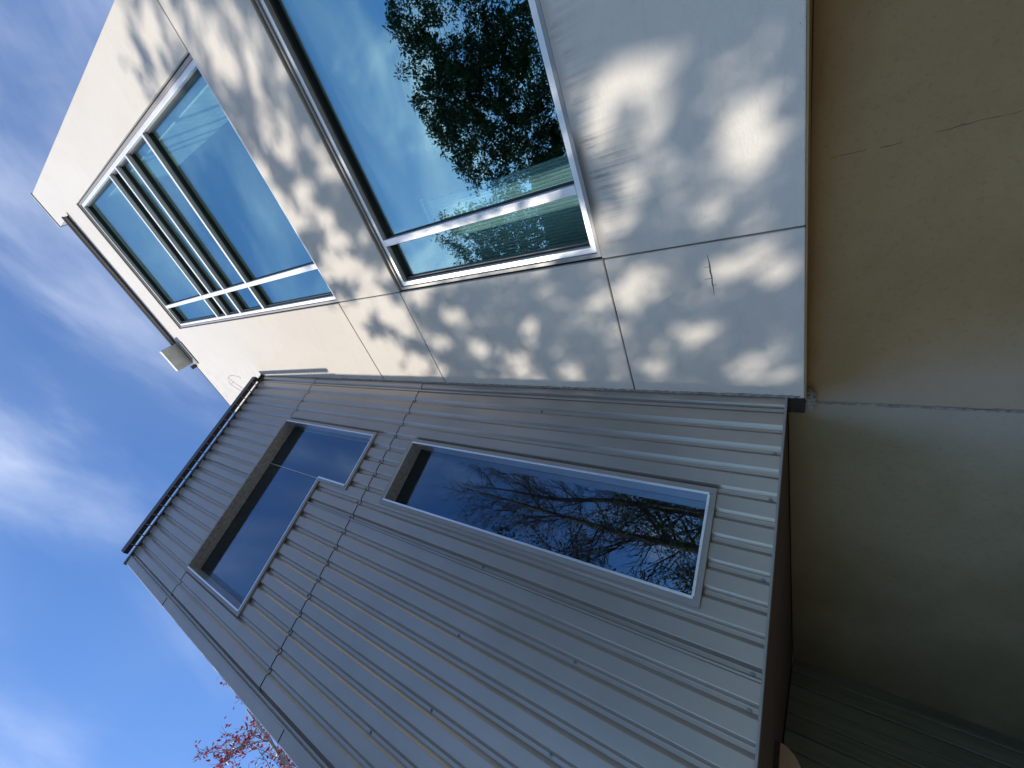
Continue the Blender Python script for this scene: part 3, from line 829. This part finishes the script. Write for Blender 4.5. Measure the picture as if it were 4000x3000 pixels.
def grow(rs, trunk, targets, r0=0.16, rmin=0.006, sag=0.15):
    """limbs: every target is joined to the nearest node of the skeleton"""
    nodes = [np.array(p) for p in trunk]; rad = list(np.linspace(r0, r0 * .35, len(trunk)))
    segs = [([tuple(p) for p in trunk], list(np.linspace(r0, r0 * .3, len(trunk))))]
    cen = np.array(trunk[len(trunk) // 2])
    base = np.array(trunk[0])
    order = np.argsort(np.linalg.norm(targets - np.array(trunk[-1]) * .5 - cen * .5, axis=1))
    nn = np.array(nodes)
    for i in order:
        t = targets[i]
        dlt = nn - t
        cost = np.linalg.norm(dlt, axis=1) + np.maximum(0, dlt[:, 2]) * .8
        k = int(np.argmin(cost)); p = nn[k]; d = t - p; L = np.linalg.norm(d)
        if L < 1e-3: continue
        nseg = max(2, min(7, int(L / .22) + 1))
        r_s = min(rad[k] * .8, 0.012 + 0.022 * L); r_e = rmin
        bend = rs.normal(0, .09, 3) * L
        pts = []; rr = []
        for q in range(nseg + 1):
            u = q / nseg
            pt = p + d * u + bend * math.sin(math.pi * u) + rs.normal(0, .02, 3) * L * (0 < q < nseg) + np.array([0, 0, -sag * L * math.sin(math.pi * u)])
            pts.append(tuple(pt)); rr.append(r_s + (r_e - r_s) * u)
        segs.append((pts, rr))
        nn = np.vstack([nn, np.array(pts[1:])]); rad += rr[1:]
    return segs

def ell_points(rs, blobs):
    out = []
    for b_ in blobs:
        c, r, n = b_[:3]
        q = unit(rs.normal(0, 1, (n, 3))) * (rs.random((n, 1)) ** 0.42)
        if len(b_) > 3:      # even, squarish crown
            q = rs.uniform(-1, 1, (n * 3, 3)); q = q[(np.abs(q) ** 4).sum(1) < 1][:n]
        out.append(np.array(c) + q * np.array(r))
    return np.concatenate(out)

def leafy(name, label, rs, base, trunk, blobs, per, spread, ln, m, bark, r0=.16, extra=None, ratio=.42, droop=.3):
    t = empty(name, base, label, 'tree')
    tg = ell_points(rs, blobs)
    if extra is not None: tg = np.vstack([tg, extra])
    segs = grow(rs, trunk, tg, r0)
    tubes_mesh('trunk', segs[:1], bark, t, 9)
    limbs = tubes_mesh('limbs', segs[1:], bark, t, 4)
    n = len(tg) * per
    cen = np.repeat(tg, per, 0)
    off = unit(rs.normal(0, 1, (n, 3))) * (rs.random((n, 1)) ** .5) * spread * np.repeat(rs.uniform(.6, 1.35, (len(tg), 1)), per, 0)
    off[:, 2] *= .7
    pos = cen + off
    dirs = unit(unit(off) + rs.normal(0, .6, (n, 3)) - np.array([0, 0, droop]))
    nrm = unit(np.array([0, 0, 1.0]) + rs.normal(0, .55, (n, 3))); nrm = unit(nrm - dirs * np.sum(nrm * dirs, 1, keepdims=True))
    l = rs.uniform(.7, 1.25, n) * ln
    leaves_mesh('crown', pos, dirs, nrm, l, l * ratio, m, t)
    return t

rs = np.random.default_rng(11)
leafy('evergreen_tree', 'dense dark evergreen tree that shades the cream wall, reflected in the lower window', rs, (0.9, 6.4, 0),
      [(0.9, 6.4, -.6), (0.95, 6.35, 2.0), (1.1, 6.3, 4.2), (1.3, 6.3, 6.5), (1.5, 6.3, 9.0), (1.6, 6.3, 11.5)],
      [((-.5, 6.3, 8.0), (1.9, 1.4, 1.9), 400), ((-1.5, 6.3, 9.3), (1.3, .9, 1.0), 120), ((-3.0, 6.3, 9.5), (.6, .5, .8), 34), ((.4, 6.2, 6.2), (2.8, 1.5, 1.0), 150), ((-2.2, 6.3, 7.5), (1.6, 1.4, 1.6), 90)],
      52, .165, .085, M_LEAF, M_BARK, .2)
# gaps in the tall tree's crown that let the sun through: wall point and shape of each sun spot
SPOTS = [(-0.079,0.293,4.5,-23.4,17.3,6.8), (-0.029,0.335,4.2,-19.7,14.8,5.3), (0.02,0.385,5.3,-21.9,17.2,5.6), (0.083,0.412,5.8,-23.1,24,7), (0.005,0.285,4.9,-28.2,22.1,7.7), (0.052,0.172,12.3,-29.7,22.6,13.8), (0.127,0.132,-4,-15.1,24.3,-1.4), (0.179,0.114,0.9,-18.1,22.9,6.5), (0.149,0.069,-14.3,-32.3,29.3,-9.1), (0.286,0.22,2.7,-25.9,25.3,5.3), (-0.006,0.07,0.8,-29.1,32.9,13.1), (-0.028,0.095,2.2,-38,52.6,21.1), (0.219,0.059,0.6,-45.4,29.7,7.7), (0.385,0.109,9.5,-26.7,16.9,10.3), (0.427,0.073,0.5,-27.4,25.6,3.7), (0.181,0.379,4.7,-22.2,25,6.2), (0.257,0.419,5.6,-24.6,25.7,5.3), (0.224,0.283,5.1,-33.8,33.8,7.9), (0.315,0.136,2.3,-39,40.6,8.1), (0.274,0.151,3.5,-51.7,41.9,9.1), (0.395,0.376,4.2,-22.8,28.9,4.1), (0.427,0.431,5.6,-26.6,34.2,4.2), (0.465,0.329,4.7,-31.2,38.3,4.2), (0.58,0.265,2.2,-20,28.2,1.4), (0.553,0.208,16.9,-43.1,54.6,29.3), (0.694,0.393,2.6,-16.2,26,-0.2), (0.709,0.151,1.6,-34.4,37.9,-0.7), (0.692,0.207,3,-40.9,41.7,-0.3), (0.719,0.094,0.9,-49.5,65.6,-1.7), (0.605,0.071,0.4,-36.9,36,1.4), (0.636,0.123,1.4,-39.1,51.5,1.1), (0.372,0.294,5.3,-37.3,29.1,4.6), (-0.024,0.438,24.7,-44.2,18.8,9.5), (0.063,0.449,22.6,-43.1,22.5,10.5), (0.205,0.454,9.5,-37.1,30.5,7), (0.169,0.177,5.7,-62.7,47.6,12.8), (0.392,1.225,12,-18.6,26.3,2.8), (0.362,0.746,10.7,-27.6,40.3,5.6), (0.418,0.694,15,-42.8,42.7,5.2), (0.46,0.508,9.3,-37.9,31.2,3.3), (0.373,0.539,9.1,-33.5,47.8,6.9), (0.473,1.13,12.5,-22.4,40.5,3.3), (0.474,1.048,14.8,-28.5,40.2,3.5), (0.498,0.95,14.6,-31.6,39.2,3.1), (0.534,0.769,9.7,-26.2,27.6,1.8), (0.611,1.074,13.2,-26.3,32.2,1.1), (0.601,0.97,14.8,-33.3,43.9,1.8), (0.635,0.912,8.1,-19.7,36.7,0.8), (0.617,0.824,11.2,-29.7,35.3,1.2), (0.57,1.22,8.4,-14.4,23.9,1), (0.709,0.695,10.7,-36.2,40.1,-0.2), (0.683,0.619,8.7,-32.5,35.7,0.1), (0.72,0.875,9.2,-24.7,42.5,-0.5), (0.73,0.953,13.2,-33.2,55.9,-0.7), (0.73,1.086,16.7,-36.4,56.6,-0.4), (0.71,1.269,13.7,-24.6,41.6,-0.1), (0.525,1.378,9.7,-14.1,23.1,1.3), (0.681,1.448,9.8,-14.9,23.7,0.1), (0.439,1.45,8.6,-11.3,19.1,1.6), (0.558,1.567,9.5,-12.5,24.3,1), (0.682,1.665,8.2,-10.7,22.2,0.1), (0.523,0.555,9.9,-38,36.8,2.8), (0.502,0.855,20.7,-49.2,32.4,2.9), (0.717,0.513,7.8,-37.6,54.4,-0.8), (0.462,0.634,14.8,-48.8,61.3,6.4), (0.387,0.64,16,-49.3,52.8,7.3), (0.423,0.869,24.2,-55.4,56.4,6.8), (0.399,1.024,18.4,-35.7,60.6,7), (0.501,1.243,18.2,-30.1,46.8,3.5), (0.396,1.343,16.6,-23.8,39,4.1), (0.714,1.576,14.1,-20.3,37.9,-0.1), (-0.462,1.564,14.2,-27.8,37.8,8.2), (-0.386,1.511,14.6,-31.5,36.9,7.2), (-0.332,1.473,15,-35.2,41.8,7.4), (-0.474,1.418,16.9,-38.8,38.5,9.1), (-0.369,1.358,14.5,-39.1,53.3,10.5), (-0.547,1.631,28.1,-49.5,63.7,16.1), (-0.297,1.418,16.2,-32.2,53.8,10.3), (-0.292,1.571,15.9,-26.5,35.8,6.5), (-0.245,1.498,21.1,-28.1,40.7,8.7), (-0.217,1.396,12.8,-27,39.8,6.4), (-0.468,1.692,18.1,-30.8,38.2,8.2), (-0.425,1.41,26.6,-49,58.4,14.5), (-0.498,1.5,40.4,-65.1,72.4,20.1), (-0.155,1.342,34.9,-34.6,51.1,15.6), (-0.413,1.686,25.2,-35.5,46.4,10.4), (-0.524,1.539,26.6,-40.2,58.5,16), (-0.585,1.665,23.7,-30.7,52.1,14.6), (-0.366,1.664,29.6,-44.2,55.5,11.8), (-0.253,1.708,35.5,-25.7,51.6,15.6), (-0.254,1.31,31.8,-74.3,77.8,15.1), (-0.423,1.561,40.3,-65.8,89.3,21.8), (-0.314,1.334,46.4,-70.2,77.5,21.1), (-0.221,1.724,6.1,-13.7,19.9,2.1), (-0.211,1.516,10.4,-19.1,22.4,3.4), (-0.086,1.548,8.5,-11.7,18.8,2.8), (0.015,1.51,11,-10.7,19.9,4.3), (-0.006,1.697,11.7,-9.9,16.4,3.5), (0.105,1.504,9.2,-9.6,18.9,3.6), (0.238,1.5,6.6,-7.5,17.6,2.5), (0.208,1.64,7.3,-7.4,19.4,2.9), (0.13,1.631,14.9,-14.6,28.8,5.1), (-0.089,1.747,5.7,-13.3,16.5,0.9), (0.359,1.509,5.9,-7.1,16.4,1.7), (0.431,1.71,6.5,-7.2,16.9,1.3), (0.453,1.398,8.5,-11.7,16.2,1.3), (0.606,1.577,5.9,-7.8,14,0.4), (0.368,1.227,7.8,-11.8,20.8,2.3), (-0.65,1.728,16.2,-18.1,18.6,5.5), (-0.646,1.6,14.3,-18.2,24.6,7.5), (-0.667,1.868,18.4,-18.3,19.7,5.7), (-0.584,1.561,9.9,-17.7,19.7,5.1), (-0.56,1.418,9.3,-20.1,22.7,6), (-0.499,1.597,8.5,-15.5,20.6,4.7), (-0.553,1.707,17,-21.1,28.6,7.5), (-0.596,2.021,30.3,-12.3,22.1,8.3), (-0.707,1.903,27.9,-18.5,14.1,4.9), (-0.462,1.564,9,-17.4,22.4,4.8)]
rg = np.random.default_rng(21)      # and many smaller gaps between them
SPOTS.append((.262, .93, 11.5, 0, 0, 2.1))
for _ in range(240):
    q_r = 1 / (0.020 + 0.020 * rg.random() ** 2)
    SPOTS.append((rg.uniform(-.9, .8), rg.uniform(.02, 1.9), q_r, 0, 0, q_r * rg.uniform(.7, 1.2)))
def canopy(name, label, rs, base, trunk, sampler, n, lim, ln, m, r0, gaps=None, ntg=170, thin=0.0):
    """a crown that fills the sun's path to what it shades; sampler(n) -> shaded points, lim = distances along the ray"""
    t = empty(name, base, label, 'tree')
    p0 = sampler(n); sd = np.array(SUN)
    pos = p0 + sd * rs.uniform(lim[0], lim[1], (n, 1)) + rs.normal(0, .02, (n, 3))
    ok = np.ones(n, bool)
    if gaps:
        k = (pos[:, 1] + D) / sd[1]
        X = (pos[:, 0] - sd[0] * k) / D; Z = (pos[:, 2] - sd[2] * k - EYE) / D
        thr = 1 + .10 * rs.normal(0, 1, n)
        for (cx_, cz_, a, b, c, d) in gaps:
            u = a * (X - cx_) + b * (Z - cz_); v = c * (X - cx_) + d * (Z - cz_)
            ok &= (u * u + v * v) > thr
    pos = pos[ok]; n = len(pos)
    tg = pos[rs.choice(n, ntg, replace=False)]
    segs = grow(rs, trunk, tg, r0, .004)
    tubes_mesh('trunk', segs[:1], M_BARK, t, 9); tubes_mesh('limbs', segs[1:], M_BARK, t, 4)
    dirs = unit(rs.normal(0, 1, (n, 3)) - np.array([0, 0, .3]))
    nrm = unit(np.array([0, 0, .8]) + rs.normal(0, .7, (n, 3))); nrm = unit(nrm - dirs * np.sum(nrm * dirs, 1, keepdims=True))
    l = rs.uniform(.7, 1.25, n) * ln
    leaves_mesh('crown', pos, dirs, nrm, l, l * .45, m, t)
    return t
SHADE = [(-.97, 1.86), (-.8, 1.84), (-.75, 1.97), (-.64, 2.2), (-.56, 2.12), (-.5, 1.86), (-.17, 1.86), (.09, 1.84), (.3, 1.84), (.37, 1.68), (.56, 1.58), (.79, 1.40), (.85, 1.0), (.85, .0), (-.97, .0)]
def inside(x, z):
    c = np.zeros(len(x), bool); j = len(SHADE) - 1
    for i in range(len(SHADE)):
        xi, zi = SHADE[i]; xj, zj = SHADE[j]
        c ^= ((zi > z) != (zj > z)) & (x < (xj - xi) * (z - zi) / (zj - zi + 1e-12) + xi); j = i
    return c
rc = np.random.default_rng(5)
def crown_sampler(n):
    out = []; tot = 0
    clump = np.stack([rc.uniform(-.97, .85, 900), rc.uniform(0, 2.2, 900)], 1)
    while tot < n:
        k = rc.integers(0, 900, n); loose = rc.random(n) < .35
        q = clump[k] + rc.normal(0, .035, (n, 2))
        q[loose] = np.stack([rc.uniform(-.97, .85, loose.sum()), rc.uniform(0, 2.2, loose.sum())], 1)
        x, z = q[:, 0], q[:, 1]
        edge = inside(x + rc.normal(0, .045, n), z + rc.normal(0, .045, n)) & (z > .015)
        sparse = (z > 1.3) & (rc.random(n) < np.clip((z - 1.3) * .75, 0, .72))
        q = q[edge & ~sparse]; out.append(q); tot += len(q)
    q = np.concatenate(out)[:n]
    return np.stack([q[:, 0] * D, np.full(n, -D), q[:, 1] * D + EYE], 1)
canopy('tall_evergreen_tree', 'tall evergreen tree whose open crown throws the round spots of light on the wall', rc, (3.9, 7.6, 0),
       [(3.9, 7.6, -.6), (3.9, 7.6, 3), (3.8, 7.5, 6), (3.6, 7.3, 8.2), (3.2, 7.2, 9.8), (3.0, 7.1, 10.8)],
       crown_sampler, 27000, (9.2, 11.8), .08, M_LEAF, .16, SPOTS, 190)
def low_sampler(x0, x1, y0, y1, zt, zb):
    def f(n):
        u = rc.random(n)
        x = x0 + (x1 - x0) * u; y = y0 + (y1 - y0) * u
        z = zb + ((.025 - .773 * (-y - 1)) - zb) * (1 - rc.random(n) ** 1.5)
        return np.stack([x * D, y * D, z * D + EYE], 1)
    return f
canopy('evergreen_tree', 'wide low evergreen tree added to keep the brown lower wall in shade', rc, (2.4, 5.6, 0),  # crown added as a sun blocker for the brown lower wall
       [(2.4, 5.6, -.6), (2.5, 5.7, 1.5), (2.7, 5.8, 3.4), (3.0, 5.8, 5.6)], low_sampler(-1.2, .9, -1.47, -1.05, -.10, -1.0), 26000, (8.6, 10.4), .10, M_LEAF, .15, None, 120)
canopy('evergreen_tree', 'low round evergreen tree added to keep sun off the grey lower wall', rc, (5.8, 6.2, 0),  # second added crown, stops the sun reaching the grey lower wall
       [(5.8, 6.2, -.6), (5.8, 6.2, 1.5), (5.7, 6.2, 3.5), (5.7, 6.2, 5.6)], low_sampler(.8, 2.3, -1.053, -1.053, -.03, -1.0), 18000, (8.6, 10.4), .10, M_LEAF, .15, None, 90)
leafy('evergreen_tree', 'broad evergreen tree farther back, darkening the right of the lower window reflection', rs, (-3.2, 10.5, 0),
      [(-3.2, 10.5, -.6), (-3.2, 10.5, 2.5), (-3.0, 10.4, 5), (-2.9, 10.4, 8), (-2.8, 10.4, 9.5)],
      [((-3.2, 10.4, 7.0), (2.8, 2.2, 3.9), 240), ((-.8, 10.6, 6.0), (2.4, 1.8, 3.0), 120)],
      46, .42, .11, M_LEAF, M_BARK, .24)
src = [o for o in C.objects if o.get('label', '').startswith('broad evergreen tree farther back')][0]
for (x, y, rz, sc, lab) in ((-11.5, 8.0, 1.1, 1.1, 'added evergreen tree out of view to the side, cutting the sky light'),  # unseen copy, added to lower the ambient sky light
                            (-7.5, 17.0, 2.6, 1.25, 'evergreen tree behind the broad one, rounding off its right side'),
                            (14.5, 9.0, 4.0, 1.0, 'added evergreen tree out of view beyond the metal wing, cutting the sky light')):  # also unseen, added to dim the open sky on this side
    c = src.copy(); C.objects.link(c); c.location = (x, y, 0); c.rotation_euler = (0, 0, rz); c.scale = (sc, sc, sc); c['label'] = lab
    for ch in list(src.children):
        k_ = ch.copy(); C.objects.link(k_); k_.parent = c
leafy('small_evergreen_tree', 'small olive green tree low in the narrow window reflection', rs, (-6.8, -1.2, 0),
      [(-6.8, -1.2, -.6), (-6.8, -1.1, 1.5), (-6.7, -.9, 3.2), (-6.7, -.8, 5.0)],
      [((-6.8, -.8, 4.6), (1.3, .9, 1.9), 90), ((-6.8, .5, 3.7), (1.1, 1.0, 1.0), 45)],
      42, .30, .07, M_LEAF2, M_BARK, .10)

def bare(name, label, rs, base, height, spread, m, n1=26, lean=(0, 0), group=None):
    t = empty(name, base, label, 'tree', group)
    bx, by = base[0], base[1]
    trunk = [(bx + lean[0] * u ** 1.5 + rs.normal(0, .05), by + lean[1] * u ** 1.5 + rs.normal(0, .05), -.6 + (height + .55) * u) for u in np.linspace(0, 1, 9)]
    segs = [(trunk, list(np.linspace(.16, .015, 9)))]
    def br(p, d, L, r, lev):
        n = 5; pts = [tuple(p)]; q = np.array(p, float); dd = np.array(d, float)
        for i in range(n):
            dd = unit(dd + rs.normal(0, .16, 3) + np.array([0, 0, .05])); q = q + dd * L / n; pts.append(tuple(q))
        segs.append((pts, list(np.linspace(r, max(r * .3, .003), n + 1))))
        if lev == 0: return
        for i in range(1, n + 1):
            for _ in range(2 if lev > 1 else 2):
                if rs.random() < .88:
                    nd = unit(dd * .8 + unit(rs.normal(0, 1, 3)) * .8)
                    br(pts[i], nd, L * rs.uniform(.35, .6), max(r * .5, .004), lev - 1)
    for i in range(n1):
        u = rs.uniform(.22, .97); k = u * 8; a = int(k); f = k - a
        p = np.array(trunk[a]) * (1 - f) + np.array(trunk[min(a + 1, 8)]) * f
        az = rs.uniform(0, 6.283)
        d = unit(np.array([math.cos(az), math.sin(az), rs.uniform(.3, 1.0)]))
        br(p, d, spread * (1.15 - u * .8), .06 * (1.1 - u), 2)
    tubes_mesh('trunk', segs[:1], m, t, 8); tubes_mesh('branches', segs[1:], m, t, 3)
    return t
bare('bare_tree', 'leafless tree whose bare limbs fill the middle of the narrow window reflection', rs, (-8.0, .1, 0), 12.0, 3.0, M_BARK, 34)
bare('bare_tree', 'leaning leafless tree behind the other, darker, in the narrow window reflection', rs, (-9.6, -.9, 0), 11.8, 3.0, M_BARK, 32, (1.2, .8))

# red autumn tree beyond the metal wing, seen against the sky: leaves are single pieces
tr = empty('red_maple_tree', (8.1, 1.6, 0), 'autumn tree with sparse red leaves against the sky past the metal wing', 'tree')
H0 = 11.6
trunk = [(8.1 + .25 * u + .1 * math.sin(5 * u), 1.62 - .30 * u, -.6 + (H0 + .55) * u) for u in np.linspace(0, 1, 10)]
mseg = [(trunk, list(np.linspace(.13, .016, 10)))]
tips = []
def mbr(p, d, L, r, lev):
    n = 4; pts = [tuple(p)]; q = np.array(p, float); dd = np.array(d, float)
    for i in range(n):
        dd = unit(dd + rs.normal(0, .13, 3) + np.array([0, 0, .08])); q = q + dd * L / n; pts.append(tuple(q))
    mseg.append((pts, list(np.linspace(r, max(r * .35, .0035), n + 1))))
    for i in range(1 + (lev == 0) * 0, n + 1): tips.append((pts[i], dd, lev))
    if lev:
        for i in range(1, n + 1):
            for _ in range(2):
                if rs.random() < .8: mbr(pts[i], unit(dd * .8 + unit(rs.normal(0, 1, 3)) * .75), L * rs.uniform(.35, .6), r * .5, lev - 1)
for i in range(27):
    u = .42 + .57 * (i + rs.random()) / 27; k = u * 9; a = int(k); f = k - a
    p = np.array(trunk[a]) * (1 - f) + np.array(trunk[min(a + 1, 9)]) * f
    az = i * 2.4
    mbr(p, unit(np.array([math.cos(az), math.sin(az), rs.uniform(.35, .9)])), 2.3 * (1.12 - u) + .42, .035 * (1.15 - u) + .006, 2)
tubes_mesh('trunk', mseg[:1], M_BARKL, tr, 8); tubes_mesh('branches', mseg[1:], M_BARKL, tr, 4)
# star shaped leaf mesh, gently cupped
def star(name, m):
    lobes = [(90, 1.0), (48, .34), (30, .78), (4, .30), (-28, .55), (-62, .20), (-90, .12), (-118, .20), (-152, .55), (176, .30), (150, .78), (132, .34)]
    v = [(0, 0, 0)]
    for a, r in lobes: v.append((r * math.cos(R_(a)), r * math.sin(R_(a)), -.22 * r * r))
    n = len(lobes)
    f = [(0, 1 + i, 1 + (i + 1) % n) for i in range(n)]
    me = bpy.data.meshes.new(name); me.from_pydata(v, [], f); me.materials.append(m); return me
me_r, me_o, me_b = star('leaf', M_RED), star('leaf', M_ORANGE), star('leaf', M_BROWNL)
# visible ones first: those nearest the line of sight past the wing
RCm = np.array(RC)
def pix(p):
    v = RCm @ (np.array(p) - np.array([0, 0, EYE]))
    return (v[0] / v[2] * 1625.8 + 2000, v[1] / v[2] * 1625.8 + 1500) if v[2] > 0 else (9e9, 9e9)
cand = []
for p, d, lev in tips:
    if lev == 2: continue
    if rs.random() < .6: cand.append(np.array(p) + rs.normal(0, .05, 3))
cand = sorted(cand, key=lambda p: -p[2])
leafp = cand[:300]; rest = cand[300:]
for p in leafp:
    q = rs.random()
    o = bpy.data.objects.new('leaf', me_r if q < .70 else (me_o if q < .82 else me_b)); C.objects.link(o)
    s = rs.uniform(.05, .085)
    o.parent = tr
    o.location = Vector(p) - Vector(tr.location); o.scale = (s, s, s)
    o.rotation_euler = (rs.uniform(-1.0, 1.0) + 3.14 * (rs.random() < .3), rs.uniform(-1.0, 1.0), rs.uniform(0, 6.28))
if rest:
    rp = np.array(rest); n = len(rp)
    leaves_mesh('lower_leaves', rp, unit(rs.normal(0, 1, (n, 3))), unit(rs.normal(0, 1, (n, 3)) + np.array([0, 0, 1])), rs.uniform(.05, .09, n), rs.uniform(.03, .05, n), M_RED, tr)

for o in C.objects:
    if o.type == 'EMPTY':
        o.empty_display_size = 0.1
        if 'evergreen_tree' in o.name: o['group'] = 'evergreen trees facing the building'
        if o.name.startswith('bare_tree'): o['group'] = 'leafless trees mirrored in the narrow window'
print('objects', len(C.objects))
